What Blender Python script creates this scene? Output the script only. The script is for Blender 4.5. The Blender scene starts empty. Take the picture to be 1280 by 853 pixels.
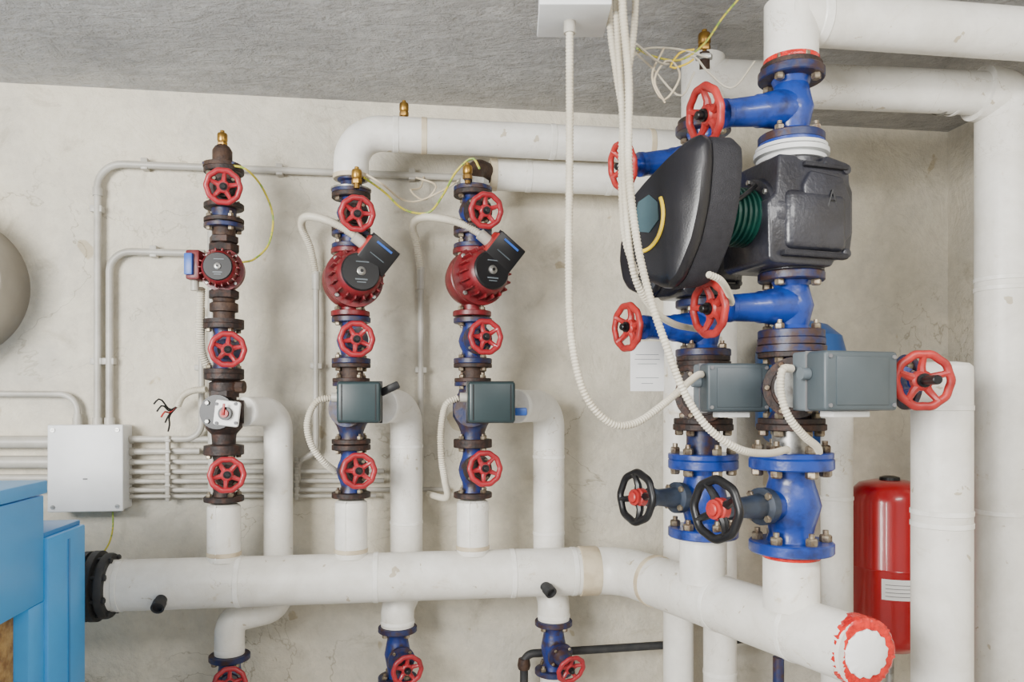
import bpy, bmesh, math, random
from mathutils import Vector, Matrix
random.seed(3)
F=950.; HY=500.; CZ=1.6; TT=.1365; TH=math.atan(TT)
U=Vector((math.cos(TH),math.sin(TH),0)); V=Vector((math.sin(TH),-math.cos(TH),0)); Z=Vector((0,0,1))
def D(px,o): return (2.4-o/math.cos(TH))/(1-.0001437*(px-640))
def K(px,py,d): return Vector(((px-640)/F*d, d, CZ+(HY-py)/F*d))
def KW(px,py,o): return K(px,py,D(px,o))
def zz(py,d): return CZ+(HY-py)/F*d
# ---------------- materials
def mk(name,c1,c2=None,scale=8,rough=.5,metal=0,bump=.0,bscale=60,lo=.4,hi=.65,detail=6,coat=0,spec=.5):
    m=bpy.data.materials.new(name); m.use_nodes=True; n=m.node_tree; b=n.nodes['Principled BSDF']
    c2=c2 or tuple(x*.8 for x in c1)
    tc=n.nodes.new('ShaderNodeTexCoord')
    no=n.nodes.new('ShaderNodeTexNoise'); no.inputs['Scale'].default_value=scale; no.inputs['Detail'].default_value=detail; no.inputs['Roughness'].default_value=.6
    r=n.nodes.new('ShaderNodeValToRGB'); r.color_ramp.elements[0].position=lo; r.color_ramp.elements[1].position=hi
    r.color_ramp.elements[0].color=(*c1,1); r.color_ramp.elements[1].color=(*c2,1)
    n.links.new(tc.outputs['Object'],no.inputs['Vector']); n.links.new(no.outputs['Fac'],r.inputs['Fac']); n.links.new(r.outputs['Color'],b.inputs['Base Color'])
    b.inputs['Roughness'].default_value=rough; b.inputs['Metallic'].default_value=metal; b.inputs['Coat Weight'].default_value=coat
    b.inputs['Specular IOR Level'].default_value=spec
    if bump:
        n2=n.nodes.new('ShaderNodeTexNoise'); n2.inputs['Scale'].default_value=bscale; n2.inputs['Detail'].default_value=4
        bp=n.nodes.new('ShaderNodeBump'); bp.inputs['Strength'].default_value=bump; bp.inputs['Distance'].default_value=.004
        n.links.new(tc.outputs['Object'],n2.inputs['Vector']); n.links.new(n2.outputs['Fac'],bp.inputs['Height']); n.links.new(bp.outputs['Normal'],b.inputs['Normal'])
    return m
WHITE2=mk('pvc_tape',(.84,.83,.79),(.68,.66,.60),14,.32)
CREAM=mk('aged_jacket',(.66,.57,.41),(.46,.37,.25),12,.5,bump=.1,bscale=20)
BLUE=mk('blue_enamel',(.006,.036,.25),(.007,.015,.08),22,.36,bump=.2,bscale=90,lo=.48,hi=.70,coat=.2)
BLUEM=mk('worn_blue_enamel',(.007,.023,.15),(.028,.015,.016),30,.42,bump=.25,bscale=90,lo=.46,hi=.60)
BLUED=mk('dark_blue_enamel',(.008,.017,.075),(.04,.018,.015),34,.45,bump=.2,bscale=90,lo=.43,hi=.60)
NAVYG=mk('greyblue_casting',(.03,.045,.075),(.018,.025,.038),25,.45,bump=.1)
RUST=mk('rusty_iron',(.018,.012,.011),(.075,.03,.017),45,.6,metal=.2,bump=.4,bscale=120,lo=.45,hi=.75)
RUSTB=mk('rusty_brown',(.065,.034,.02),(.022,.012,.01),40,.65,metal=.2,bump=.4,bscale=120)
RED=mk('red_wheel',(.32,.012,.020),(.14,.007,.011),22,.42,lo=.5,hi=.8,coat=.1)
RED2=mk('orange_red_wheel',(.42,.026,.022),(.25,.014,.014),22,.42)
PRED=mk('pump_red',(.17,.008,.012),(.07,.006,.008),20,.40,bump=.15,bscale=80)
VRED=mk('vessel_red',(.46,.006,.012),(.38,.005,.010),3,.28,coat=.4)
BLACK=mk('black_plastic',(.008,.008,.009),(.005,.005,.006),10,.38,spec=.4)
BLK2=mk('black_rubber',(.012,.013,.015),(.025,.025,.026),30,.6,bump=.2)
DKPL=mk('pump_plastic',(.009,.009,.013),(.007,.007,.010),10,.33,bump=.08,bscale=300)
DKPL2=mk('pump_plastic_textured',(.017,.017,.022),(.011,.011,.015),60,.5,bump=.4,bscale=400,spec=.35)
CAST=mk('black_casting',(.024,.025,.034),(.013,.013,.018),14,.36,bump=.28,bscale=130,coat=.2)
GREEN=mk('green_motor',(.003,.052,.038),(.003,.03,.024),12,.4)
STEEL=mk('zinc_steel',(.42,.42,.40),(.25,.24,.22),50,.38,metal=.8)
BOLT=mk('bolt_zinc',(.34,.29,.21),(.10,.06,.04),60,.45,metal=.7)
BRASS=mk('brass',(.40,.23,.045),(.20,.11,.03),40,.35,metal=.85)
COND=mk('conduit_grey',(.45,.43,.38),(.34,.32,.275),10,.4)
FLEX=mk('flex_conduit_cream',(.60,.56,.46),(.49,.44,.34),8,.45)
GBOX=mk('actuator_green_grey',(.017,.034,.038),(.014,.028,.031),10,.38)
GBOX2=mk('actuator_grey',(.062,.08,.091),(.052,.068,.077),10,.42)
GBOX3=mk('actuator_light_grey',(.13,.155,.175),(.11,.135,.15),10,.45)
LGREY=mk('light_grey_plastic',(.36,.37,.37),(.31,.32,.32),10,.45)
JB=mk('junction_box_plastic',(.68,.69,.69),(.60,.61,.61),6,.4)
LBLUE=mk('boiler_blue',(.04,.34,.78),(.035,.29,.70),3,.36)
LBLUE2=mk('boiler_blue_dark',(.02,.20,.52),(.02,.16,.45),3,.4)
INS=mk('glass_wool',(.45,.28,.10),(.22,.11,.035),40,.95,bump=1.,bscale=80)
FOIL=mk('red_foil_tape',(.68,.016,.010),(.36,.008,.008),60,.22,bump=1.0,bscale=60)
PAPER=mk('paper_white',(.86,.86,.85),(.80,.80,.79),10,.5)
INK=mk('ink_grey',(.14,.14,.15),(.18,.18,.18),10,.7)
YG=mk('earth_wire_green_yellow',(.55,.46,.04),(.22,.34,.05),60,.45,lo=.50,hi=.56)
YEL=mk('yellow_trim',(.85,.60,.02),(.8,.55,.02),10,.4)
SCR=mk('screen_blue_grey',(.045,.085,.10),(.035,.07,.085),10,.2,coat=.5)
SBLUE=mk('label_blue',(.02,.09,.38),(.02,.08,.33),10,.4)
TANKB=mk('tank_blue',(.010,.09,.32),(.010,.07,.26),5,.35)
FLUE=mk('brushed_steel',(.36,.33,.29),(.27,.25,.22),3,.36,metal=.6)

def surf_mat(name,cols,strok,bumps,rough=.9,spec=.2,w=(.93,1.04),lines=None,base=1.6,rp=(.38,.66),stain=(5.5,.58,.72),blot=None):
    m=bpy.data.materials.new(name); m.use_nodes=True; n=m.node_tree; L=n.links.new; b=n.nodes['Principled BSDF']; b.inputs['Roughness'].default_value=rough
    b.inputs['Specular IOR Level'].default_value=spec
    tc=n.nodes.new('ShaderNodeTexCoord')
    def noise(sc,det=8,ro=.6,vec=None,dist=0):
        x=n.nodes.new('ShaderNodeTexNoise'); x.inputs['Scale'].default_value=sc; x.inputs['Detail'].default_value=det; x.inputs['Roughness'].default_value=ro; x.inputs['Distortion'].default_value=dist
        L(vec or tc.outputs['Object'],x.inputs['Vector']); return x.outputs['Fac']
    def ramp(f,p0,p1,c0,c1):
        r=n.nodes.new('ShaderNodeValToRGB'); r.color_ramp.elements[0].position=p0; r.color_ramp.elements[1].position=p1
        r.color_ramp.elements[0].color=(*c0,1); r.color_ramp.elements[1].color=(*c1,1); L(f,r.inputs['Fac']); return r.outputs['Color']
    def mul(a,bb,f=1):
        x=n.nodes.new('ShaderNodeMix'); x.data_type='RGBA'; x.blend_type='MULTIPLY'; x.inputs[0].default_value=f; L(a,x.inputs[6]); L(bb,x.inputs[7]); return x.outputs[2]
    a=ramp(noise(base,10,.65,dist=.6),rp[0],rp[1],cols[0],cols[1])
    s1=ramp(noise(stain[0],8,.7,dist=1.0),stain[1],stain[2],(1,1,1),cols[2])
    s2=ramp(noise(24,6,.7),.3,.7,(w[0],)*3,(w[1],)*3)
    col=mul(mul(a,s1),s2)
    if blot:
        col=mul(col,ramp(noise(blot[0],3,.5,dist=.3),blot[1],blot[1]+.02,(1,1,1),blot[2]))
    if lines:
        nz=noise(lines[0],6,.55,dist=.4)
        r=n.nodes.new('ShaderNodeValToRGB'); e=r.color_ramp.elements; e[0].position=.497; e[0].color=(1,1,1,1); e[1].position=.503; e[1].color=(1,1,1,1)
        k=e.new(.5); k.color=(*lines[1],1); L(nz,r.inputs['Fac'])
        gate=ramp(noise(1.1,3),.5,.6,(0,0,0),(1,1,1))
        x=n.nodes.new('ShaderNodeMix'); x.data_type='RGBA'; x.blend_type='MULTIPLY'; L(gate,x.inputs[0]); L(col,x.inputs[6]); L(r.outputs['Color'],x.inputs[7]); col=x.outputs[2]
    L(col,b.inputs['Base Color'])
    mp=n.nodes.new('ShaderNodeMapping'); mp.inputs['Scale'].default_value=strok; mp.inputs['Rotation'].default_value=(0,0,.4); L(tc.outputs['Object'],mp.inputs['Vector'])
    h1=noise(bumps[0],8,.65,mp.outputs['Vector'],.8); h2=noise(bumps[1],6,.6)
    ad=n.nodes.new('ShaderNodeMath'); ad.operation='MULTIPLY_ADD'; ad.inputs[1].default_value=bumps[4]; L(h2,ad.inputs[0]); L(h1,ad.inputs[2])
    bp=n.nodes.new('ShaderNodeBump'); bp.inputs['Strength'].default_value=bumps[2]; bp.inputs['Distance'].default_value=bumps[3]
    L(ad.outputs[0],bp.inputs['Height']); L(bp.outputs['Normal'],b.inputs['Normal'])
    return m
WALL=surf_mat('plaster_wall',((.68,.625,.505),(.49,.465,.40),(.74,.72,.69)),(1,1,1),(5,45,.8,.018,.3),w=(.88,1.06),lines=(2.2,(.6,.58,.54)),rp=(.38,.66),blot=(9,.70,(.78,.73,.64)))
CEIL=surf_mat('rough_plaster_ceiling',((.60,.59,.57),(.42,.415,.41),(.74,.74,.74)),(1,2.0,1),(9,55,1.0,.035,.5),w=(.82,1.1))
FLOOR=surf_mat('concrete_floor',((.46,.45,.43),(.38,.37,.35),(.8,.8,.8)),(1,1,1),(6,30,.4,.01,.3))
WHITE=surf_mat('pvc_jacket',((.80,.785,.735),(.68,.655,.59),(.76,.69,.57)),(1,1,1),(7,40,.35,.006,.2),rough=.4,spec=.45,w=(.93,1.03),lines=(7,(.60,.54,.46)),base=5,rp=(.40,.66),stain=(8,.61,.71),blot=(26,.70,(.66,.60,.50)))

# ---------------- mesh builder
def basis(ax):
    ax=Vector(ax).normalized(); up=Z if abs(ax.z)<.95 else Vector((0,-1,0))
    u=up.cross(ax).normalized(); v=ax.cross(u).normalized(); return u,v,ax
def fillet(pts,rad,n=9):
    out=[pts[0]]
    for i in range(1,len(pts)-1):
        a,b,c=pts[i-1],pts[i],pts[i+1]; d1=(a-b).normalized(); d2=(c-b).normalized(); ang=d1.angle(d2)
        if ang>3.1: out.append(b); continue
        r=rad[i-1] if isinstance(rad,(list,tuple)) else rad
        t=min(r/math.tan(ang/2),(a-b).length*.49 if i>1 else (a-b).length*.98,(c-b).length*.49 if i<len(pts)-2 else (c-b).length*.98); r=t*math.tan(ang/2)
        cen=b+(d1+d2).normalized()*(r/math.sin(ang/2)); p1=b+d1*t; p2=b+d2*t
        v1=p1-cen; v2=p2-cen; tot=v1.angle(v2); axx=v1.cross(v2).normalized()
        for k in range(n+1): out.append(cen+Matrix.Rotation(tot*k/n,3,axx)@v1)
    out.append(pts[-1]); return out
def catmull(pts,step):
    P=[pts[0]*2-pts[1]]+list(pts)+[pts[-1]*2-pts[-2]]; dense=[]
    for i in range(1,len(P)-2):
        p0,p1,p2,p3=P[i-1:i+3]
        for k in range(24):
            t=k/24; dense.append(.5*((2*p1)+(p2-p0)*t+(2*p0-5*p1+4*p2-p3)*t*t+(3*p1-p0-3*p2+p3)*t**3))
    dense.append(P[-2]); return resample(dense,step)
def resample(dense,step):
    out=[dense[0]]; acc=0
    for a,b in zip(dense,dense[1:]):
        l=(b-a).length
        if l<1e-9: continue
        s=step-acc
        while s<=l: out.append(a+(b-a)*(s/l)); s+=step
        acc=(l-(s-step))
    return out
class B:
    def __init__(s,name): s.name=name; s.v=[]; s.f=[]; s.m=[]; s.mats=[]
    def mi(s,m):
        if m not in s.mats: s.mats.append(m)
        return s.mats.index(m)
    def add(s,vs,fs,mat):
        o=len(s.v); s.v+= [tuple(x) for x in vs]; i=s.mi(mat)
        for f in fs: s.f.append([o+a for a in f]); s.m.append(i)
    def rings(s,R,mat,caps=True,loop=False):
        n=len(R[0]); vs=[p for r in R for p in r]; fs=[]
        m=len(R)
        for i in range(m if loop else m-1):
            j=(i+1)%m
            for k in range(n):
                k2=(k+1)%n; fs.append((i*n+k,i*n+k2,j*n+k2,j*n+k))
        if caps and not loop: fs.append(tuple(range(n))[::-1]); fs.append(tuple((m-1)*n+k for k in range(n)))
        s.add(vs,fs,mat)
    def lathe(s,prof,o,ax,mat,seg=32,rot=0,caps=True):
        u,v,a=basis(ax); R=[]
        for r,t in prof:
            r=max(r,1e-5); R.append([o+a*t+(u*math.cos(2*math.pi*k/seg+rot)+v*math.sin(2*math.pi*k/seg+rot))*r for k in range(seg)])
        s.rings(R,mat,caps)
    def cyl(s,p,q,r,mat,seg=20,r2=None):
        s.lathe([(r,0),(r if r2 is None else r2,(q-p).length)],p,q-p,mat,seg)
    def tube(s,pts,r,mat,seg=20,rf=None):
        pts=[p for i,p in enumerate(pts) if i==0 or (p-pts[i-1]).length>1e-6]
        n=len(pts); T=[]
        for i in range(n):
            T.append((pts[min(i+1,n-1)]-pts[max(i-1,0)]).normalized())
        u,v,_=basis(T[0]); R=[]
        for i in range(n):
            if i:
                u=(u-T[i]*u.dot(T[i])).normalized(); v=T[i].cross(u).normalized()
            rr=rf(i) if rf else r
            R.append([pts[i]+(u*math.cos(2*math.pi*k/seg)+v*math.sin(2*math.pi*k/seg))*rr for k in range(seg)])
        s.rings(R,mat)
    def flex(s,pts,r,mat=None):
        p=catmull(pts,.0032); s.tube(p,r,mat or FLEX,12,rf=lambda i:r if i%2 else r*.78)
    def box(s,c,size,mat,ax=None,bev=.0,seg=2):
        ax=ax or (Vector((1,0,0)),Vector((0,1,0)),Z)
        bm=bmesh.new(); bmesh.ops.create_cube(bm,size=1)
        for v in bm.verts: v.co=Vector((v.co.x*size[0],v.co.y*size[1],v.co.z*size[2]))
        if bev: bmesh.ops.bevel(bm,geom=bm.edges[:],offset=bev,segments=seg,affect='EDGES',profile=.5)
        bm.verts.index_update()
        s.add([c+ax[0]*v.co.x+ax[1]*v.co.y+ax[2]*v.co.z for v in bm.verts],[[v.index for v in f.verts] for f in bm.faces],mat); bm.free()
    def prism(s,poly,c,ax,h,mat,bev=.0):
        bm=bmesh.new(); vs=[bm.verts.new((x,-h/2,z)) for x,z in poly]; f=bm.faces.new(vs)
        r=bmesh.ops.extrude_face_region(bm,geom=[f]); 
        for v in [g for g in r['geom'] if isinstance(g,bmesh.types.BMVert)]: v.co.y+=h
        bmesh.ops.recalc_face_normals(bm,faces=bm.faces[:])
        if bev: bmesh.ops.bevel(bm,geom=bm.edges[:],offset=bev,segments=3,affect='EDGES',profile=.5)
        bm.verts.index_update()
        s.add([c+ax[0]*v.co.x+ax[1]*v.co.y+ax[2]*v.co.z for v in bm.verts],[[v.index for v in f.verts] for f in bm.faces],mat); bm.free()
    def hexb(s,c,ax,r,h,mat): s.lathe([(r*.9,0),(r,h*.15),(r,h*.8),(r*.8,h)],c,ax,mat,6,rot=random.random())
    def flange(s,c,ax,R,t,mat,nb=4,br=None,bm=None,side=1,rot=.785):
        u,v,a=basis(ax); e=t*.12
        s.lathe([(R-e,0),(R,e),(R,t-e),(R-e,t)],c,ax,mat,40)
        br=br or R*.15
        for k in range(nb):
            an=rot+2*math.pi*k/nb; d=(u*math.cos(an)+v*math.sin(an))*R*.79
            if side>=0: s.hexb(c+a*t+d,a,br,br*1.2,bm or BOLT)
            if side>=0: s.cyl(c+a*(t+br)+d,c+a*(t+br*1.9)+d,br*.5,bm or BOLT,8)
            if side<=0 : s.hexb(c+d,-a,br,br*1.2,bm or BOLT)
    def wheel(s,c,ax,R,mat,n=5,rot=.3,stem=None,th=.14,stl=.28,sr=1.,dish=1.,hub=None):
        u,v,a=basis(ax)
        RR=[];seg=60;ms=12;r=R*th
        for i in range(seg):
            t=2*math.pi*i/seg; d=u*math.cos(t)+v*math.sin(t); w=1+.022*math.cos(t*n*2)
            RR.append([c+d*((R-r)*w+r*math.cos(2*math.pi*k/ms))+a*(r*.85*math.sin(2*math.pi*k/ms)) for k in range(ms)])
        s.rings(RR,mat,False,True)
        s.lathe([(R*.28,-R*.30*dish),(R*.34,-R*.27*dish),(R*.34,-.04*R),(R*.27,.02*R)],c,ax,hub or mat,20)
        for k in range(n):
            t=rot+2*math.pi*k/n; d=u*math.cos(t)+v*math.sin(t)
            s.tube([c+d*R*.2-a*R*.13*dish,c+d*R*.45-a*R*.14*dish,c+d*R*.7-a*R*.05*dish,c+d*(R-r)],R*.1,mat,8,rf=lambda i:R*(.16,.13,.11,.15)[i])
        st=stem or BLACK
        s.lathe([(R*.21*sr,0),(R*.21*sr,R*.12),(R*.14*sr,R*.12),(R*.14*sr,R*stl),(R*.11*sr,R*(stl+.03))],c,ax,st,12)
    def done(s,ang=35):
        me=bpy.data.meshes.new(s.name); me.from_pydata(s.v,[],s.f); me.update()
        for m in s.mats: me.materials.append(m)
        me.polygons.foreach_set('material_index',s.m)
        bm=bmesh.new(); bm.from_mesh(me); bmesh.ops.recalc_face_normals(bm,faces=bm.faces[:]); bm.to_mesh(me); bm.free()
        me.polygons.foreach_set('use_smooth',[True]*len(me.polygons))
        me.set_sharp_from_angle(angle=math.radians(ang))
        o=bpy.data.objects.new(s.name,me); bpy.context.collection.objects.link(o); return o

def valve(name,p0,p1,dr,Rf,Rb,L,Rw,body,fl,wm,bonm=None,nb=4,rot=.3,neck=1.,spk=5,stem=None,th=.14,stl=.28,sr=1.,dish=1.,hub=None,cone=None):
    b=B(name); ax=(p1-p0).normalized(); h=(p1-p0).length; t=min(h*.13,Rf*.28); dr=Vector(dr).normalized()
    b.flange(p0,ax,Rf,t,fl,nb,bm=BOLT,side=1); b.flange(p1-ax*t,ax,Rf,t,fl,nb,bm=BOLT,side=-1)
    b.lathe([(Rf*.62,t*.8),(Rf*.52,h*.2),(Rf*.56,h*.28),(Rb*.9,h*.38),(Rb,h*.5),(Rb*.9,h*.62),(Rf*.56,h*.72),(Rf*.52,h*.8),(Rf*.62,h-t*.8)],p0,ax,body,32)
    c=(p0+p1)/2; bb=bonm or body
    if cone:
        b.lathe([(Rb*.95,0),(Rb*.80,.28*L),(Rb*.74,.34*L),(Rb*.74,.40*L),(Rb*.68,.42*L),(Rb*.60,.74*L),(Rb*.64,.75*L),(Rb*.64,.80*L),(Rb*.30,.81*L),(Rb*.26,.9*L)],c,dr,bb,28)
    else:
        b.lathe([(Rb*.85*neck,0),(Rb*.8*neck,.30*L),(Rb*.78*neck,.34*L)],c,dr,body,28)
        b.lathe([(Rb*1.0*neck,.34*L),(Rb*1.02*neck,.36*L),(Rb*1.02*neck,.43*L),(Rb*.7*neck,.45*L),(Rb*.58*neck,.62*L),(Rb*.52*neck,.74*L),(Rb*.62*neck,.75*L),(Rb*.62*neck,.82*L),(Rb*.3,.83*L),(Rb*.26,.9*L)],c,dr,bb,28)
        u,v,a=basis(dr)
        for k in range(4):
            an=.785+k*1.5708; b.hexb(c+dr*.43*L+(u*math.cos(an)+v*math.sin(an))*Rb*.85*neck,dr,Rb*.13,Rb*.14,BOLT)
    b.lathe([(Rb*.2,.8*L),(Rb*.2,L)],c,dr,STEEL,12)
    b.wheel(c+dr*L,dr,Rw,wm,spk,rot,stem,th,stl,sr,dish,hub)
    return b.done()
def joint(b,c,R,t,m1,m2,nb=4,s=1.):
    b.lathe([(R*.86,-t*.12),(R*.86,t*.12)],c,Z,BLACK,32)
    b.flange(c+Z*t*.1,Z,R,t*.9,m1,nb,side=1); b.flange(c-Z*t,Z,R,t*.9,m2,nb,side=-1)
def vent(name,p,s,m=BRASS,base=None):
    b=B(name); q=lambda l:[(r*s,t*s) for r,t in l]
    b.lathe(q([(4,-4),(4,2)]),p,Z,base or m,12); b.lathe(q([(6.5,2),(7,3),(7,8),(6,9)]),p,Z,m,6)
    b.lathe(q([(6,9),(7,11),(7,19),(6.2,21),(4,22),(3,22),(3,25),(1,26)]),p,Z,m,20); return b.done()

# ---------------- room
zc=CZ+.918
corner=K(1185,500,D(1185,0)); corner.z=0
left=corner-U*4.6
rb=corner+V*4.6; lb=left+V*4.6
def slab(name,p,q,z0,z1,n,mat,th=.12):
    b=B(name); m=(p+q)/2; d=(q-p).normalized(); 
    b.box(Vector((m.x,m.y,(z0+z1)/2))+n*th/2,((q-p).length,th,z1-z0),mat,(d,n,Z)); return b.done()
slab('wall_back',left-U*.12,corner+U*.12,0,zc,-V,WALL)
slab('wall_right',corner,rb,0,zc,U,WALL)
for nm,z,m in (('floor',-.06,FLOOR),('ceiling',zc+.06,CEIL)):
    b=B(nm); c=(left+rb)/2; c.z=z; b.box(c,(4.84,4.84,.12),m,(U,-V,Z)); b.done()

# ---------------- header pipe
HZ=CZ-.497; R0=.068
def wl(px,o,z): p=KW(px,500,o); p.z=z; return p
hs=wl(140,.22,HZ); hend=Vector((.690,1.497,HZ)); hd=Vector((.507,-1,0)).normalized()
Yc=2.222; Xc=.321; hc=Vector((Xc,Yc,HZ))
b=B('insulated_header_pipe')
path=fillet([hs,hc,hend],.11,14); b.tube(path,R0,WHITE,48)
for px in (152,300,470,640,716): 
    c=wl(px,.22,HZ); b.lathe([(R0+.0004,-.007),(R0+.0016,-.006),(R0+.0016,.006),(R0+.0004,.007)],c,U,WHITE2,48,caps=False)
c=wl(728,.22,HZ); b.lathe([(R0+.0005,-.012),(R0+.003,-.01),(R0+.003,.04),(R0+.0005,.045)],c,U,CREAM,48,caps=False)
for t in (.16,.40,.66):
    c=hend-hd*t*1; b.lathe([(R0+.0004,-.006),(R0+.0018,-.005),(R0+.0018,.005),(R0+.0004,.006)],c,hd,WHITE2,48,caps=False)
c=hend-hd*.655; b.lathe([(R0+.0003,-.008),(R0+.003,-.007),(R0+.003,.007),(R0+.0003,.008)],c,hd,CREAM,48,caps=False)
n=Vector((.22,-.975,0)).normalized(); u,v,a=basis(n); ce=hend+n*.004
RR=[]
ja=[random.uniform(-1,1) for _ in range(96)]
for j,(r,t) in enumerate([(R0+.0008,-.032),(R0+.0015,-.022),(R0+.0022,-.010),(R0+.0005,.003),(R0-.005,.007),(R0-.013,.0085),(R0-.020,.0085),(R0-.022,.004)]):
    ring=[]
    for k in range(96):
        an=2*math.pi*k/96; jr=random.uniform(-.0009,.0009)+ja[k]*.0008 if j in(2,3,4,5,6) else 0
        ring.append(ce+(u*math.cos(an)+v*math.sin(an))*(r+jr)+a*(t+(ja[k//4]*.006 if j==0 else jr)))
    RR.append(ring)
b.rings(RR,FOIL,False)
RR=[]
for r,t in [(R0-.020,.002),(R0-.021,.009),(R0-.025,.0115),(.02,.0145),(1e-5,.015)]:
    RR.append([ce+(u*math.cos(2*math.pi*k/40)+v*math.sin(2*math.pi*k/40))*(r+(.0028*math.sin(k*2.1) if .03<r else 0))+a*t for k in range(40)])
b.rings(RR,PAPER,True)
b.done()
b=B('rubber_flange_coupling'); c=wl(140,.22,HZ); Rq=.093
b.lathe([(R0*.9,.004),(Rq*.9,.002),(Rq*.93,-.004),(Rq*.93,-.016),(Rq*.8,-.018),(Rq*.8,-.026),(Rq,-.028),(Rq,-.045),(Rq*.86,-.047),(Rq*.86,-.052),(Rq*.99,-.054),(Rq*.99,-.068),(Rq*.8,-.071),(0,-.072)],c,U,BLK2,48)
for k in range(8):
    an=k*math.pi/4+.3; uu,vv,aa=basis(U); b.hexb(c+U*.001+(uu*math.cos(an)+vv*math.sin(an))*Rq*.82,U,.009,.008,BLK2)
    b.cyl(c-U*.07+(uu*math.cos(an)+vv*math.sin(an))*Rq*.86,c+U*.0+(uu*math.cos(an)+vv*math.sin(an))*Rq*.86,.005,BLK2,8)
b.done()
for px in (211,667):
    b=B('header_test_stub'); c=wl(px,.22,HZ)
    d=(V*.9+Z*-.38+(U*.35 if px>500 else U*0)).normalized(); b.lathe([(.015,R0*.8),(.015,R0+.012),(.017,R0+.013),(.017,R0+.036),(.012,R0+.036),(.012,R0+.026),(0,R0+.026)],c,d,BLK2,24); b.done()

# ---------------- left columns
def wheel_dir(c,px,py,L,f=.97):
    t=K(px,py,c.y-L*f)-c
    return t.normalized()
def big_dir(c,px,py,L):
    best=None
    for i in range(0,900):
        th=math.radians(180+i*.1); e=c+Vector((math.cos(th),math.sin(th),0))*L
        q=640+950*e.x/e.y
        if best is None or abs(q-px)<best[0]: best=(abs(q-px),th,e.y)
    e=K(px,py,best[2]); return (e-c).normalized()
def smallpump(name,c,z0,z1,m,s,left=False):
    b=B(name); m=Vector(m).normalized(); q=lambda l:[(r*s,t*s) for r,t in l]
    Rf=24*s; base=Vector((c.x,c.y,0)); p0=base+Z*z0; p1=base+Z*z1; t=6.5*s
    if not left:
        b.flange(p0,Z,Rf,t,PRED,4,side=1); b.flange(p1-Z*t,Z,Rf,t,PRED,4,side=-1)
    else:
        for p,sg in((p0,1),(p1,-1)): b.lathe([(17*s,0),(19*s,1*s),(19*s,9*s),(15*s,11*s),(13*s,11*s)],p,Z*sg,RUST,8)
    b.lathe([(14*s,2*s),(13*s,(z1-z0)*.3),(17*s,(z1-z0)*.5),(13*s,(z1-z0)*.7),(14*s,(z1-z0)-2*s)],p0,Z,PRED,24)
    k=.72 if left else .98
    b.lathe(q([(0,-26*k),(18*k,-25*k),(31*k,-15*k),(36*k,0),(35*k,9*k),(31*k,13*k),(36*k,14*k),(37*k,16*k),(37*k,21*k),(30*k,22*k),(29*k,26*k),(28.5*k,42*k),(26*k,47*k),(24*k,49*k)]),c,m,PRED,40)
    u,v,a=basis(m)
    for i in range(18):
        an=i*2*math.pi/18; d=u*math.cos(an)+v*math.sin(an); b.box(c+d*s*k*30.5+a*s*k*34,(5*s*k,2.2*s*k,18*s*k),PRED,(d,a.cross(d),a),.4*s)
    for i in range(4):
        an=.785+i*1.571; d=u*math.cos(an)+v*math.sin(an); b.hexb(c+d*s*k*33+a*s*k*21,a,3*s*k,3*s*k,STEEL)
    b.lathe(q([(24*k,44*k),(24*k,50*k),(22.5*k,52*k),(0,52*k)]),c,m,BLACK,40)
    b.lathe(q([(5.5*k,51*k),(5.5*k,54*k),(4*k,55*k),(0,55*k)]),c,m,STEEL,24)
    b.lathe(q([(2*k,54*k),(2*k,56*k)]),c,m,BLACK,12)
    for dx,dz,w,h in((0,-10,15,1.6),(2,12,16,1.2),(0,-13.5,11,1.2)): b.box(c+(u*dx+v*dz)*s*k+a*s*k*52.2,(w*s*k,h*s*k,.6*s),GBOX3,(u,v,a))
    if left:
        o=c+Vector((-27,-18,4))*s; b.box(o,(17*s,26*s,36*s),PRED,None,2.5*s); b.box(o+Vector((-3,-15,0))*s,(10*s,6*s,26*s),SBLUE,None,1*s)
        b.cyl(o+Vector((-2,0,-17))*s,o+Vector((-2,0,-30))*s,5*s,COND)
    else:
        R=Matrix.Rotation(math.radians(38),3,Vector((0,1,0))); X=R@Vector((1,0,0)); ZZ=R@Z
        tw=Matrix.Rotation(math.radians(22),3,ZZ); X=tw@X; Y=ZZ.cross(X).normalized(); ax=(X,Y,ZZ)
        o=c+Vector((36,-20,31))*s
        b.box(o,(38*s,30*s,34*s),BLACK,ax,3*s); b.box(o-Y*16*s,(40*s,7*s,36*s),BLACK,ax,2*s)
        b.box(o-Y*12.2*s,(40.6*s,1*s,36.6*s),DKPL2,ax,.4*s)
        b.box(o-Y*20*s+ZZ*12*s,(22*s,1.2*s,2.5*s),SBLUE,ax); b.box(o-Y*20*s-ZZ*3*s,(20*s,1*s,1.2*s),GBOX2,ax)
        b.box(o-Y*8*s-X*20*s,(2*s,22*s,26*s),RED2,ax)
        b.cyl(o-X*18*s,o-X*34*s,7*s,COND,16)
        b.box(c+Vector((22,-8,22))*s,(26*s,22*s,22*s),PRED,ax,3*s)
    return b.done()

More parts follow.
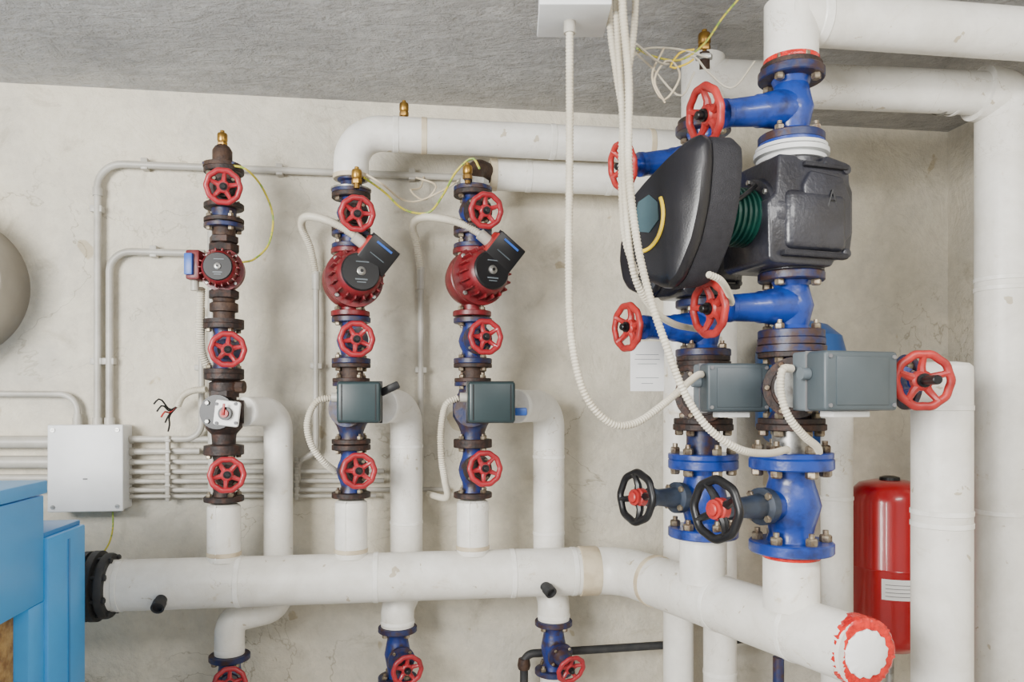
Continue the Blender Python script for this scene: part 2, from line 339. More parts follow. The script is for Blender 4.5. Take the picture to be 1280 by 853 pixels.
cols=[
 dict(px=280,v=[(211,262,279,233),(405,468,285,437),(562,627,284,594)]),
 dict(px=439,v=[(243,291,447,267),(397,455,446,424),(556,622,449,589)]),
 dict(px=591,v=[(240,290,609,263),(398,455,608,421),(553,622,607,586)])]
for ci,c in enumerate(cols):
    base=wl(c['px'],.22,0); d=base.y; s=d/F
    for vi,(yt,yb,wx,wy) in enumerate(c['v']):
        p0=Vector((base.x,d,zz(yb,d))); p1=Vector((base.x,d,zz(yt,d))); cc=(p0+p1)/2; L=48*s
        fm=RUST if (ci==0 or vi!=1) else BLUED
        valve('handwheel_valve',p0,p1,wheel_dir(cc,wx,wy,L),24*s,18*s,L,22*s,(RUST if ci==0 and vi!=1 else BLUEM),fm,RED,rot=random.random()*1.2,bonm=RUST if vi!=1 else BLUED,th=.155)
    b=B('insulated_riser_pipe'); zt=zz(c['v'][2][1]+3,d); b.lathe([(20*s,HZ+R0*.85),(20*s,zt-.012),(19.5*s,zt-.006),(16*s,zt)],Vector((base.x,d,0)),Z,WHITE,36)
    b.lathe([(20.1*s,0),(20.8*s,.002),(20.8*s,.01),(20.1*s,.012)],Vector((base.x,d,HZ+R0+.004)),Z,CREAM,36,caps=False)
    b.box(Vector((base.x-3*s,d-19.9*s,(zt+HZ+R0)/2)),(1*s,.8*s,(zt-HZ-R0)),WHITE2); b.done()
def colbase(i):
    p=wl(cols[i]['px'],.22,0); return p.x,p.y,p.y/F
x,y,s=colbase(0)
b=B('rusty_pipe_spool')
Zp=lambda py:zz(py,y)
joint(b,Vector((x,y,Zp(280))),24*s,6*s,RUST,BLUED); b.lathe([(14*s,0),(13*s,.2*(Zp(262)-Zp(276)))],Vector((x,y,Zp(276))),Z,RUST)
b.cyl(Vector((x,y,Zp(276))),Vector((x,y,Zp(262))),15*s,BLUED); b.cyl(Vector((x,y,Zp(308))),Vector((x,y,Zp(284))),14*s,RUSTB); b.lathe([(14*s,0),(18*s,2*s),(18*s,9*s),(14*s,11*s)],Vector((x,y,Zp(306))),Z,RUST,6); b.done()
smallpump('circulation_pump',Vector((x,y,Zp(340))),Zp(374),Zp(306),(.16,-.98,.02),s,left=True)
b=B('rusty_pipe_spool'); b.lathe([(18*s,0),(18*s,3*s),(13*s,5*s),(13*s,14*s),(17*s,15*s),(17*s,25*s),(13*s,27*s),(14*s,31*s)],Vector((x,y,Zp(405))),Z,RUSTB,20)
b.lathe([(24*s,0),(24*s,5*s)],Vector((x,y,Zp(405))),Z,RUST); b.done()
b=B('rusty_pipe_tee'); b.lathe([(14*s,0),(14*s,6*s),(18*s,8*s),(18*s,18*s),(14*s,20*s),(22*s,22*s),(24*s,23*s),(24*s,29*s)],Vector((x,y,Zp(497))),Z,RUST,24); b.cyl(Vector((x,y,Zp(484))),Vector((x+26*s,y-2*s,Zp(484))),8*s,RUSTB,8)
b.lathe([(19*s,0),(19*s,8*s)],Vector((x,y,Zp(497))),Z,RUST,6); b.done()
b=B('mixing_valve'); b.lathe([(24*s,0),(24*s,6*s),(14*s,8*s),(15*s,20*s),(22*s,28*s),(23*s,42*s),(20*s,54*s),(15*s,60*s),(15*s,68*s)],Vector((x,y,Zp(563))),Z,RUST,28)
b.cyl(Vector((x,y,Zp(515))),Vector((x,y-24*s,Zp(515))),21*s,BLACK,28)
for t in (0,1,2,3): 
    an=t*1.571+.785; b.hexb(Vector((x+math.cos(an)*16*s,y-24*s,Zp(515)+math.sin(an)*16*s)),-V*-1,3*s,3*s,STEEL)
c0=K(284,517,y-30*s); rx=Matrix.Rotation(.12,3,Vector((0,1,0))); ax=(rx@Vector((1,0,0)),Vector((0,1,0)),rx@Z)
b.box(c0,(31*s,6*s,31*s),PAPER,ax,3*s); b.cyl(c0,c0-Vector((0,9*s,0)),8*s,BLACK,20); b.cyl(c0-Vector((0,8*s,0)),c0-Vector((0,11*s,0)),5*s,RED2,20)
b.box(c0+Vector((0,-12*s,5*s)),(3*s,2*s,14*s),RED2,ax,.6*s)
for i,j in((-1,-1),(1,-1),(-1,1),(1,1)): b.cyl(c0+Vector((i*11.5*s,0,j*11.5*s)),c0+Vector((i*11.5*s,-4.5*s,j*11.5*s)),2*s,INK,10)
b.cyl(Vector((x,y,Zp(515))),Vector((x+24*s,y+.01,Zp(515))),15*s,RUST,24); b.done()
for i in (1,2):
    x,y,s=colbase(i)
    smallpump('circulation_pump',Vector((x-1*s,y,zz(353 if i==1 else 350,y))),zz(396,y),zz(312,y),(.44,-.89,.12) if i==1 else (.52,-.84,.10),s)
    b=B('flanged_spool'); z1=zz(291,y) if i==1 else zz(290,y); z0=zz(312,y); 
    b.flange(Vector((x,y,z0)),Z,24*s,6*s,BLUED,4,side=1); b.flange(Vector((x,y,z1-5*s)),Z,24*s,5*s,BLUED,4,side=-1); b.cyl(Vector((x,y,z0)),Vector((x,y,z1)),15*s,BLUEM,24); b.done()
    b=B('flanged_spool'); z1=zz(455,y); z0=zz(478,y); b.flange(Vector((x,y,z0)),Z,23*s,5*s,RUST,4,side=1); b.flange(Vector((x,y,z1-5*s)),Z,24*s,5*s,RUST,4,side=-1); b.cyl(Vector((x,y,z0)),Vector((x,y,z1)),15*s,RUSTB,24); b.done()
    b=B('mixing_valve'); z1=zz(478,y); z0=zz(555,y); b.flange(Vector((x,y,z0)),Z,24*s,6*s,RUST,4,side=1); b.flange(Vector((x,y,z1-5*s)),Z,23*s,5*s,BLUED,4,side=-1)
    b.lathe([(17*s,0),(15*s,14*s),(18*s,22*s),(25*s,34*s),(25*s,54*s),(18*s,64*s),(16*s,77*s)],Vector((x,y,z0)),Z,BLUED,28)
    b.cyl(Vector((x,y,z0+44*s)),Vector((x,y-28*s,z0+44*s)),22*s,BLUED,28); b.cyl(Vector((x,y,z0+44*s)),Vector((x+30*s,y+10*s,z0+44*s)),18*s,BLUED,28); b.done()
    b=B('valve_actuator'); dd=y-52*s; px=450 if i==1 else 613; c0=K(px,503,dd); w=53 if i==1 else 58; k=dd/F
    Rz=Matrix.Rotation(.12,3,'Z'); ax=(Rz@Vector((1,0,0)),Rz@Vector((0,1,0)),Z)
    b.box(c0,(w*k,44*k,51*k),GBOX,ax,4*k,3); b.box(c0+ax[1]*6*k,((w+2)*k,5*k,53*k),BLACK,ax,1*k)
    b.box(c0+ax[1]*16*k,((w+1)*k,14*k,52*k),LGREY,ax,3*k)
    for sx in(-1,1): b.box(c0+ax[0]*sx*(w*.5-6)*k-ax[1]*22.2*k,(1.2*k,1*k,44*k),BLACK,ax)
    b.cyl(c0+Vector((0,20*k,0)),c0+Vector((0,38*k,0)),14*k,BLACK)
    if i==1: b.box(c0+Vector((36*k,6*k,17*k)),(26*k,6*k,10*k),BLACK,(Vector((.9,0,.43)),Vector((0,1,0)),Vector((-.43,0,.9))),2*k)
    else: b.box(c0+Vector((38*k,6*k,-12*k)),(16*k,10*k,10*k),SBLUE,None,2*k)
    b.cyl(c0+Vector((-w*.5*k,2*k,6*k)),c0+Vector((-w*.5*k-9*k,2*k,6*k)),6*k,COND); b.done()

x,y,s=colbase(0)
b=B('rusty_pipe_cap'); b.lathe([(23*s,0),(23*s,5*s),(16*s,7*s),(12*s,8*s),(12*s,22*s),(9*s,27*s),(5*s,30*s),(5*s,34*s)],Vector((x-2*s,y,zz(211,y))),Z,RUSTB,20); b.box(Vector((x-2*s,y-8*s,zz(208,y))),(40*s,14*s,3*s),BLUED,None,1*s); b.done()
vent('air_vent',Vector((x-2*s,y,zz(186,y))),s*.9)
z1=CZ+.745; z2=CZ+.668
x,y,s=colbase(1)
b=B('insulated_pipe'); r=.0485
A0=Vector((x,y,zz(224,y))); A1=Vector((x,y,z1)); A2=wl(900,.22,z1); A3=Vector((A2.x,A2.y,.0))
b.tube(fillet([A0,A1,A2,A3],[.085,.07],14),r,WHITE,36)
b.lathe([(r*1.0,0),(r*1.03,.002),(r*1.03,.012),(r*.9,.013),(r*.7,.002)],A0-Z*.002,Z,CREAM,36)
for px in (495,530,690,812): b.lathe([(r+.0003,-.008),(r+.0015,-.007),(r+.0015,.007),(r+.0003,.008)],wl(px,.22,z1),U,CREAM if px in(530,812) else WHITE2,36,caps=False)
for py in (330,560,840): b.lathe([(r+.0003,-.006),(r+.0015,-.005),(r+.0015,.005),(r+.0003,.006)],Vector((A2.x,A2.y,zz(py,A2.y))),Z,WHITE2,36,caps=False)
b.done()
vent('air_vent',wl(505,.22,z1+r),s*.85)
x,y,s=colbase(1)
vent('air_vent',Vector((x+12*s,y-25*s,zz(232,y-25*s))),s*.9)
b=B('pipe_union'); b.lathe([(24*s,0),(24*s,5*s),(14*s,6*s),(13*s,14*s),(17*s,16*s),(17*s,22*s)],Vector((x,y,zz(243,y))),Z,BLUED,24); b.lathe([(25*s,4*s),(25*s,6*s)],Vector((x,y,zz(243,y))),Z,STEEL); b.cyl(Vector((x,y,zz(238,y))),Vector((x+12*s,y-25*s,zz(234,y))),4*s,RUSTB,10); b.cyl(Vector((x+12*s,y-25*s,zz(234,y)-.004)),Vector((x+12*s,y-25*s,zz(226,y))),4*s,RUSTB,10); b.done()
x,y,s=colbase(2)
b=B('insulated_pipe'); r=.046
A1=wl(612,.135,z2); A2=wl(848,.135,z2); A3=Vector((A2.x,A2.y,0.)); b.tube(fillet([A1,A2,A3],.07,12),r,WHITE,36)
b.lathe([(r,0),(r*1.04,.002),(r*1.04,.02),(r*.9,.022)],A1,U,CREAM,36)
for px in (660,760): b.lathe([(r+.0003,-.008),(r+.0015,-.007),(r+.0015,.007),(r+.0003,.008)],wl(px,.135,z2),U,WHITE2,36,caps=False)
b.done()
b=B('rusty_pipe_elbow'); b.tube(fillet([Vector((x,y,zz(240,y))),Vector((x,y,z2)),A1+U*.01],.045,10),.026,RUSTB,24); b.lathe([(24*s,0),(24*s,5*s),(16*s,8*s)],Vector((x,y,zz(240,y))),Z,BLUED,24); b.lathe([(18*s,3*s),(20*s,5*s),(20*s,12*s),(14*s,14*s)],Vector((x,y,zz(238,y))),Z,STEEL,8); b.done()
vent('air_vent',Vector((x-5*s,y-27*s,zz(226,y-27*s))),s*.85)
b=B('pipe_nipple'); b.cyl(Vector((x-5*s,y-27*s,zz(234,y))),Vector((x-5*s,y-27*s,zz(222,y))),4*s,RUSTB,10); b.cyl(Vector((x,y,zz(231,y))),Vector((x-5*s,y-28*s,zz(231,y))),4*s,RUSTB,10); b.done()

# bypass pipes
byp=[(0,348,.0395,515,306),(1,508,.0475,508,478),(2,686,.047,508,645)]
for i,px,r,py,pxs in byp:
    x,y,s=colbase(i); b=B('insulated_bypass_pipe'); o=.112
    zt=zz(py,y)
    st=K(pxs,py,y+.004); st.z=zt; k1=KW(px,py,o); k1.z=zt
    if i==0:
        e1=Vector((k1.x,k1.y,CZ-.60)); e2=wl(287,.15,CZ-.615); e3=Vector((e2.x,e2.y,CZ-.715))
        b.tube(fillet([st,k1,e1,e2,e3],[.06,.045,.045],12),r*1.03,WHITE,36); 
    else:
        ex=497 if i==1 else 692
        e1=Vector((k1.x,k1.y,CZ-.56)); e2=wl(ex,.15,CZ-.60); e3=Vector((e2.x,e2.y,CZ-.655)); b.tube(fillet([st,k1,e1,e2,e3],[.065,.06,.05],12),r,WHITE,36)
    b.lathe([(r*.75,-.003),(r*1.0,-.002),(r*1.035,0),(r*1.035,.012),(r,.013)],st,k1-st,WHITE2 if i else WHITE,36)
    for qy in (545,640):
        if i: b.lathe([(r+.0003,-.005),(r+.0015,-.004),(r+.0015,.004),(r+.0003,.005)],Vector((k1.x,k1.y,zz(qy+13*i,k1.y))),Z,WHITE2,36,caps=False)
    b.lathe([(r+.0003,-.005),(r+.0016,-.004),(r+.0016,.004),(r+.0003,.005)],Vector((e3.x,e3.y,e3.z+.012)),Z,WHITE2,36,caps=False); b.done()
    d=e3.y; s=d/F; p1=Vector((e3.x,e3.y,e3.z-.001)); p0=p1-Z*.16; cc=(p0+p1)/2
    w=((287,856) if i==0 else (510,840) if i==1 else (717,842))
    valve('handwheel_valve',p0,p1,wheel_dir(cc,w[0],w[1],.11),.056,.038,.11,.046,BLUEM,BLUED,RED,bonm=BLUED,th=.15)
    b=B('insulated_drop_pipe'); b.cyl(Vector((e3.x,e3.y,0)),p0,.04,WHITE,32); b.done()

# ---------------- conduits
def cond(name,pts,r,fr=.04,m=COND):
    b=B(name); b.tube(fillet(pts,fr,8),r,m,14)
    return b
def clip(b,px,py,o,horiz,w=12,l=8):
    c=KW(px,py,o*.6); s=c.y/F
    b.box(c,((l if horiz else w)*s,o*1.1,(w if horiz else l)*s),COND,(U,-V,Z),.0015)
sz=lambda a,p:Vector((p.x,p.y,a.z))
b=cond('rigid_conduit',[KW(122,530,.025),KW(122,204,.025),sz(KW(122,204,.025),KW(590,220,.025))],.0105,.07)
for px,py,h in((122,262,0),(122,452,0),(182,206,1),(350,213,1),(515,219,1)): clip(b,px,py,.028,h,14,8)
b.cyl(KW(122,245,.025),KW(122,235,.025),.0135,COND); b.done()
b=cond('rigid_conduit',[KW(137,530,.025),KW(137,314,.025),sz(KW(137,314,.025),KW(256,318,.025))],.0105,.06)
for px,py,h in((137,452,0),(193,315,1)): clip(b,px,py,.028,h,14,8)
b.done()
b=cond('rigid_conduit',[KW(-80,492,.025),KW(97,493,.025),KW(97,530,.025)],.009,.05); b.cyl(KW(97,530,.025),KW(97,518,.025),.012,COND); b.done()
b=B('horizontal_conduit_bundle')
for py,r in((553,.0185),(578,.0185),(598,.011),(611,.010)): 
    b.tube([KW(-120,py,.03),KW(76,py,.03)],r,COND,16); b.cyl(KW(62,py,.03),KW(76,py,.03),r*1.18,COND,16)
for py,e,r in((550,330,.009),(565,250,.0095),(578,330,.0075),(590,480,.0075),(602,480,.0075),(613,560,.0075),(621,470,.006)): b.tube([KW(155,py,.03),KW(e,py-1,.03)],r,COND,12); b.cyl(KW(157,py,.03),KW(168,py,.03),r*1.25,COND,12)
for px,y0,y1 in((210,545,627),(371,572,625)):
    c=(KW(px,y0,.045)+KW(px,y1,.045))/2; b.box(c,(.012,.016,(y1-y0)*c.y/F),COND,(U,-V,Z),.003)
    for k in range(6): q=KW(px,y0+6+k*(y1-y0-12)/5,.052); b.box(q,(.016,.012,.008),COND,(U,-V,Z),.002)
b.done()
b=B('rigid_conduit'); b.tube(fillet([KW(158,549,.035),KW(252,549,.035),KW(252,385,.035)],.045,8),.0095,COND,14); clip(b,252,460,.03,0,14,7); b.done()
b=B('rigid_conduit'); b.tube([KW(265,290,.07),KW(266,628,.07)],.013,COND,16); clip(b,265,400,.06,0,10,6); b.done()
b=B('rigid_conduit'); b.tube(fillet([KW(372,602,.04),KW(372,578,.04),KW(395,565,.04),KW(395,345,.04)],.03,6),.0095,COND,14); clip(b,396,458,.04,0,14,7); b.cyl(KW(395,340,.04),KW(395,362,.04),.0125,COND); b.done()
b=B('rigid_conduit'); b.tube([KW(526,610,.04),KW(526,340,.04)],.0095,COND,14); clip(b,526,463,.04,0,14,7); b.cyl(KW(526,335,.04),KW(526,362,.04),.0125,COND); b.done()
def flexo(pts,r,name='flexible_conduit'): b=B(name); b.flex(pts,r); return b.done()
flexo([KW(395,345,.04),KW(388,310,.06),KW(377,283,.1),KW(383,271,.16),KW(410,276,.24),KW(436,290,.27),KW(452,303,.28)],.0115)
flexo([KW(526,340,.04),KW(521,305,.06),KW(516,282,.1),KW(530,272,.16),KW(565,276,.24),KW(592,288,.27),KW(611,301,.28)],.0115)
flexo([K(417,497,2.08),K(395,503,2.07),K(384,530,2.07),K(390,558,2.08),K(405,578,2.1),K(420,590,2.14)],.010)
flexo([K(573,497,2.1),K(557,507,2.09),K(551,540,2.09),K(552,575,2.1),K(556,600,2.13),K(558,622,2.2),KW(535,618,.04)],.010)
flexo([K(251,360,2.06),K(250,400,2.05),K(252,440,2.08),K(262,462,2.1)],.0125)
flexo([KW(258,487,.12),KW(240,489,.1),KW(228,496,.08),KW(222,508,.06)],.010)
b=B('loose_wires')
for i in range(5): b.tube(catmull([KW(222,508,.06),KW(212,512+i*2,.07),KW(200+i*3,515+(i-2)*8,.09),KW(190+i*5,508+i*8,.1)],.01),.0026,BLACK if i!=2 else RED2,8)
b.done()
b=B('electrical_junction_box'); c=KW(115,584,.045); s=c.y/F
b.box(c,(85*s,.075,105*s),JB,(U,-V,Z),.005,3); b.box(c+V*.04,(87*s,.012,107*s),JB,(U,-V,Z),.004,3)
for i in(-1,1):
    for j in(-1,1): q=c+V*.046+U*i*37*s+Z*j*47*s; b.cyl(q,q+V*.003,.006,STEEL,16); b.box(q+V*.0032,(.008,.001,.0014),INK,(U,-V,Z))
b.box(c+V*.047+U*.0-Z*.03,(.012,.001,.004),INK,(U,-V,Z))
for px in(97,122,137): q=KW(px,531,.025); b.cyl(q-Z*.006,q+Z*.02,.014,COND,16)
q=KW(152,640,.04); b.cyl(q,q+Z*.02,.009,COND); b.done()
def wire(name,pts,r,m): b=B(name); b.tube(catmull(pts,.012),r,m,8); return b.done()
wire('earth_wire',[KW(141,640,.04),KW(141,660,.04),KW(137,678,.03),KW(130,690,.03)],.0025,YG)
wire('earth_wire',[KW(290,207,.25),KW(308,212,.27),KW(328,235,.2),KW(341,270,.15),KW(336,305,.17),KW(318,324,.22),KW(303,328,.26)],.0030,YG)
wire('earth_wire',[KW(455,222,.27),KW(480,240,.2),KW(505,262,.16),KW(535,266,.16),KW(553,245,.2),KW(570,215,.25),KW(590,198,.27),KW(600,212,.28)],.0032,YG)
wire('sensor_cable',[KW(458,218,.29),KW(480,232,.27),KW(500,248,.12),KW(520,252,.1),KW(550,240,.14),KW(580,222,.25)],.0030,CREAM)
wire('sensor_cable',[KW(530,220,.03),KW(525,235,.07),KW(513,238,.1),KW(530,250,.1),KW(545,232,.1),KW(520,222,.06)],.0030,CREAM)

# ---------------- big twin assembly
XA,YA=.475,1.89; XB,YB=.606,1.65
sA=YA/F; sB=YB/F
S=Vector((-.95,-.31,0)).normalized()
def pt(X,Y,py): return Vector((X,Y,zz(py,Y)))
def bv(X,Y,s,yt,yb,wx,wy,Lw,Rf,Rb,Rw,**k):
    p0=pt(X,Y,yb); p1=pt(X,Y,yt); c=(p0+p1)/2
    valve('handwheel_gate_valve',p0,p1,big_dir(c,wx,wy,Lw),Rf*s,Rb*s,Lw,Rw,**k)
bv(XB,YB,sB,90,182,879,144,.222,40,27,.064,body=BLUE,fl=BLUED,wm=RED2,cone=1,rot=.2,stl=.3)
bv(XB,YB,sB,342,424,886,386,.214,40,27,.062,body=BLUE,fl=BLUED,wm=RED2,cone=1,rot=.5,stl=.3)
bv(XB,YB,sB,572,690,895,637,.232,51,36,.068,body=BLUE,fl=BLUE,wm=BLACK,bonm=NAVYG,nb=6,neck=.62,rot=.5,spk=4,stem=RED2,stl=.20,sr=1.4,hub=RED2)
bv(XA,YA,sA,158,240,776,208,.235,34,23,.060,body=BLUE,fl=BLUED,wm=RED2,cone=1,rot=.9)
bv(XA,YA,sA,376,446,784,409,.228,34,23,.059,body=BLUE,fl=BLUED,wm=RED2,cone=1,rot=.1)
bv(XA,YA,sA,574,671,795,622,.215,43,30,.066,body=BLUE,fl=BLUE,wm=BLACK,bonm=NAVYG,nb=6,neck=.62,rot=.2,spk=4,stem=RED2,stl=.20,sr=1.4,hub=RED2)
def bigpump(name,X,Y,py,k,z0,z1,hpx,hpy,hd_):
    b=B(name); c=pt(X,Y,py); W=Vector((-S.y,S.x,0)).normalized()
    if W.y>0: W=-W
    ax=(-S,-W,Z)
    h=z1-z0; m=(z0+z1)/2; cc=Vector((X,Y,m))
    b.flange(Vector((X,Y,z0)),Z,.068*k,.016,CAST,4,side=1); b.flange(Vector((X,Y,z1-.016)),Z,.068*k,.016,CAST,4,side=-1)
    b.lathe([(.05*k,0),(.055*k,h*.2),(.075*k,h*.35),(.082*k,h*.5),(.075*k,h*.65),(.055*k,h*.8),(.05*k,h)],Vector((X,Y,z0)),Z,CAST,32)
    cc=cc+S*.012*k
    poly=[(-.105,-.106),(-.092,-.114),(.050,-.114),(.060,-.098),(.096,-.092),(.104,-.04),(.104,.045),(.096,.062),(.094,.104),(.035,.116),(.028,.102),(-.030,.102),(-.04,.110),(-.082,.108),(-.088,.03),(-.108,.01)]
    poly=[(x*k,z*h/.235) for x,z in poly]
    b.prism(poly,cc,ax,.165*k,CAST,.006*k)
    b.box(cc+(-S)*.006*k-Z*h*.10+W*.045*k,(.15*k,.10*k,h*.52),CAST,ax,.016*k,3)
    b.prism([(x*k,z*h/.235) for x,z in [(-.01,-.07),(.07,-.07),(.092,-.045),(.092,.02),(.07,.07),(-.01,.078),(-.028,.05),(-.028,-.04)]],cc+W*.084*k,ax,.016*k,CAST,.004*k)
    b.box(cc+(-S)*.03*k+W*.085*k+Z*h*.39,(.11*k,.014,.010),DKPL2,ax,.003)
    b.box(cc+(-S)*.0*k+W*.088*k-Z*h*.40,(.16*k,.02,.012),DKPL2,ax,.004)
    for i,j in((.085,-.085),(.085,.09)):
        q=cc-S*i*k+Z*j*h/.235+W*.08*k; b.lathe([(.010*k,0),(.010*k,.006*k),(.008*k,.007*k)],q,W,CAST,16)
    q=cc+W*.0935*k-S*.040*k+Z*h*.10; e=.017*k
    b.cyl(q+S*e*.65-Z*e,q+Z*e,.0026*k,BLACK,6); b.cyl(q-S*e*.65-Z*e,q+Z*e,.0026*k,BLACK,6); b.cyl(q+S*e*.4-Z*e*.3,q-S*e*.4-Z*e*.3,.0026*k,BLACK,6)
    b.lathe([(.085*k,.05*k),(.085*k,.095*k),(.080*k,.108*k),(.066*k,.112*k)],c,S,CAST,40)
    pr=[(.056*k,.08*k)]
    for i in range(10):
        t=.105+i*.0125; pr+=[(.056*k,t*k),(.062*k,(t+.002)*k),(.062*k,(t+.006)*k),(.056*k,(t+.008)*k)]
    b.lathe(pr,c,S,GREEN,40)
    for i in range(4):
        an=.6+i*.9; b.hexb(c+S*.11*k+(W*math.cos(an)+Z*math.sin(an))*.074*k,S,.006*k,.006*k,STEEL)
    N=Vector((-.75,-.66,0)).normalized(); WD=Vector((-N.y,N.x,0))
    if WD.x<0: WD=-WD
    hc=K(hpx,hpy,hd_); q=k/518; zq=k*.00158
    out=[(-54,18),(-50,31),(-28,52),(2,75),(26,89),(40,91),(47,82),(48,58),(44,10),(34,-36),(16,-78),(4,-89),(-8,-88),(-38,-70),(-50,-50),(-56,-15)]
    P=[]
    for i in range(len(out)):
        p,r_=out[i],out[(i+1)%len(out)]; pp=out[i-1]; nn=out[(i+2)%len(out)]
        for t in (0,.25,.5,.75):
            f=lambda a0,a1,a2,a3:.5*((2*a1)+(a2-a0)*t+(2*a0-5*a1+4*a2-a3)*t*t+(3*a1-a0-3*a2+a3)*t**3)
            P.append((f(pp[0],p[0],r_[0],nn[0])*.5+(p[0]+(r_[0]-p[0])*t)*.5,f(pp[1],p[1],r_[1],nn[1])*.5+(p[1]+(r_[1]-p[1])*t)*.5))
    def rg(sc,off,du=0,dv=0): return [hc+off+WD*((x*sc+du)*q)+Z*((z*sc+dv)*zq) for x,z in P]
    b.rings([rg(.80,N*.016*k),rg(.93,N*.012*k),rg(.985,N*.004*k),rg(1.0,N*-.008*k),rg(.985,N*-.014*k)],DKPL)
    b.rings([rg(.965,N*-.012*k),rg(.965,N*-.020*k)],BLACK)
    b.rings([rg(.98,N*-.018*k),rg(1.0,N*-.022*k),rg(.985,-S*.055*k-N*.01*k,1,2),rg(.93,-S*.072*k-N*.01*k,1,2),rg(.55,-S*.085*k-N*.01*k)],DKPL2)
    tip=c+S*.215*k; b.cyl(tip,tip+S*.02*k,.058*k,DKPL,32)
    b.cyl(tip+S*.01*k,hc-S*.06*k,.05*k,DKPL,32)
    fc=hc+N*.0165*k
    sc=[(-36,10),(-32,24),(-18,30),(-7,18),(-6,-4),(-18,-18),(-32,-14)]
    b.rings([[fc+WD*x*q+Z*z*zq+N*t for x,z in sc] for t in(-.012,.0022)],SCR)
    arc=[fc+N*.0015+WD*((-26+26*math.cos(a))*q)+Z*((2+42*math.sin(a))*zq) for a in [math.radians(30-i*8) for i in range(16)]]
    b.tube(arc,.0040*k,YEL,8)
    return b.done()
bigpump('electronic_circulation_pump',XB,YB,278,1.0,zz(342,YB),zz(206,YB),836,271,1.505)
bigpump('electronic_circulation_pump',XA,YA,312,.80,zz(376,YA),zz(244,YA),811,312,1.79)
b=B('flange_spacer_rings'); o=pt(XB,YB,206)
b.lathe([(42*sB,0),(42*sB,5*sB),(37*sB,5*sB),(37*sB,8*sB),(45*sB,8*sB),(45*sB,14*sB),(38*sB,14*sB),(38*sB,16*sB),(43*sB,16*sB),(43*sB,20*sB)],o,Z,JB,40)
b.lathe([(40*sB,20*sB),(40*sB,24.5*sB)],o,Z,BLUE,40); b.done()
TZ=zz(22,YB)
b=B('insulated_pipe')
e=Vector((XB,YB,TZ)); en=e+U*.95
b.tube([Vector((XB,YB,zz(82,YB))),Vector((XB,YB,TZ+.028))],.0565,WHITE,40)
b.tube([e-U*.02,en],.0555,WHITE,40); b.lathe([(.0557,0),(.058,.003),(.058,.02),(.0557,.022)],e+U*.05,U,WHITE2,40,caps=False)
b.lathe([(.057,0),(.0585,.002),(.0585,.012),(.05,.014)],Vector((XB,YB,zz(82,YB)-.002)),Z,FOIL,40)
b.done()
b=B('flange_collar'); b.flange(pt(XB,YB,90),Z,37*sB,7*sB,RUST,6,side=1); b.done()
b=B('insulated_pipe'); tz=CZ+.792; P0=pt(XA,YA,150); P1=Vector((XA,YA,tz)); 
P2=K(1256,500,1.97); P2.z=tz
b.tube([P0,Vector((XA,YA,CZ+.848))],.053,WHITE,40)
dirn=(P2-P1).normalized()
b.tube([P1-U*.01,P2-dirn*.03],.0535,WHITE,40)
b.lathe([(.054,0),(.0555,.002),(.0555,.008),(.054,.01)],K(1176,500,1.963)+Z*(tz-CZ),P2-P1,STEEL,40,caps=False)
b.lathe([(.054,0),(.056,.002),(.056,.01),(.054,.012)],K(1190,500,1.963)+Z*(tz-CZ),P2-P1,WHITE2,40,caps=False)
b.tube(fillet([P2-dirn*.075,P2-Z*.01,Vector((P2.x,P2.y,0))],.035,10),.069,WHITE,44)
for py in (350,362,640): b.lathe([(.0695,-.006),(.0708,-.005),(.0708,.005),(.0695,.006)],Vector((P2.x,P2.y,zz(py,P2.y))),Z,WHITE2,44,caps=False)
b.done()
b=B('flange_collar'); b.flange(pt(XA,YA,158),Z,31*sA,7*sA,RUST,4,side=1); b.done()
vent('air_vent',Vector((XA-.008,YA-.045,CZ+.843)),.0022)
b=B('vent_nipple'); b.cyl(Vector((XA-.008,YA-.045,CZ+.80)),Vector((XA-.008,YA-.045,CZ+.842)),.014,RUSTB,12); b.lathe([(.02,0),(.022,.003),(.022,.012),(.016,.014)],Vector((XA-.008,YA-.045,CZ+.822)),Z,STEEL,6); b.done()

def midvalve(X,Y,s,yt,yb,R):
    b=B('motorised_mixing_valve'); z0=zz(yb,Y); z1=zz(yt,Y); h=z1-z0; t=7*s; o=Vector((X,Y,z0)); c=o+Z*h/2
    b.flange(o,Z,R,t,RUST,4,side=1); b.flange(o+Z*(h-t),Z,R,t,RUST,4,side=-1)
    b.lathe([(R*.7,t*.8),(R*.55,h*.2),(R*.8,h*.35),(R*.92,h*.5),(R*.8,h*.65),(R*.55,h*.8),(R*.7,h-t*.8)],o,Z,BLUED,32)
    a=Vector((-.25,-.97,0)); b.lathe([(R*.85,0),(R*.85,R*.95),(R*.92,R*.95),(R*.92,R*1.1),(R*.7,R*1.12),(R*.68,R*1.2)],c,a,RUST,36)
    b.lathe([(R*.6,R*1.1),(R*.6,R*1.24),(R*.2,R*1.26)],c,a,STEEL,36)
    u,v,_=basis(a)
    for k in range(6): an=k*math.pi/3; b.hexb(c+a*R*1.1+(u*math.cos(an)+v*math.sin(an))*R*.8,a,R*.09,R*.1,BOLT)
    return b.done()
midvalve(XB,YB,sB,441,530,40*sB); midvalve(XA,YA,sA,458,530,36*sA)
for X,Y,s,ys,R in((XB,YB,sB,(424,441),42),(XA,YA,sA,(446,458),34)):
    b=B('flange_joint'); z0=zz(ys[1],Y); z1=zz(ys[0],Y); b.lathe([(R*s,0),(R*s,(z1-z0)*.45),(R*.85*s,(z1-z0)*.46),(R*.85*s,(z1-z0)*.54),(R*.97*s,(z1-z0)*.55),(R*.97*s,z1-z0)],Vector((X,Y,z0)),Z,BLUED if X==XB else RUST,40); b.done()
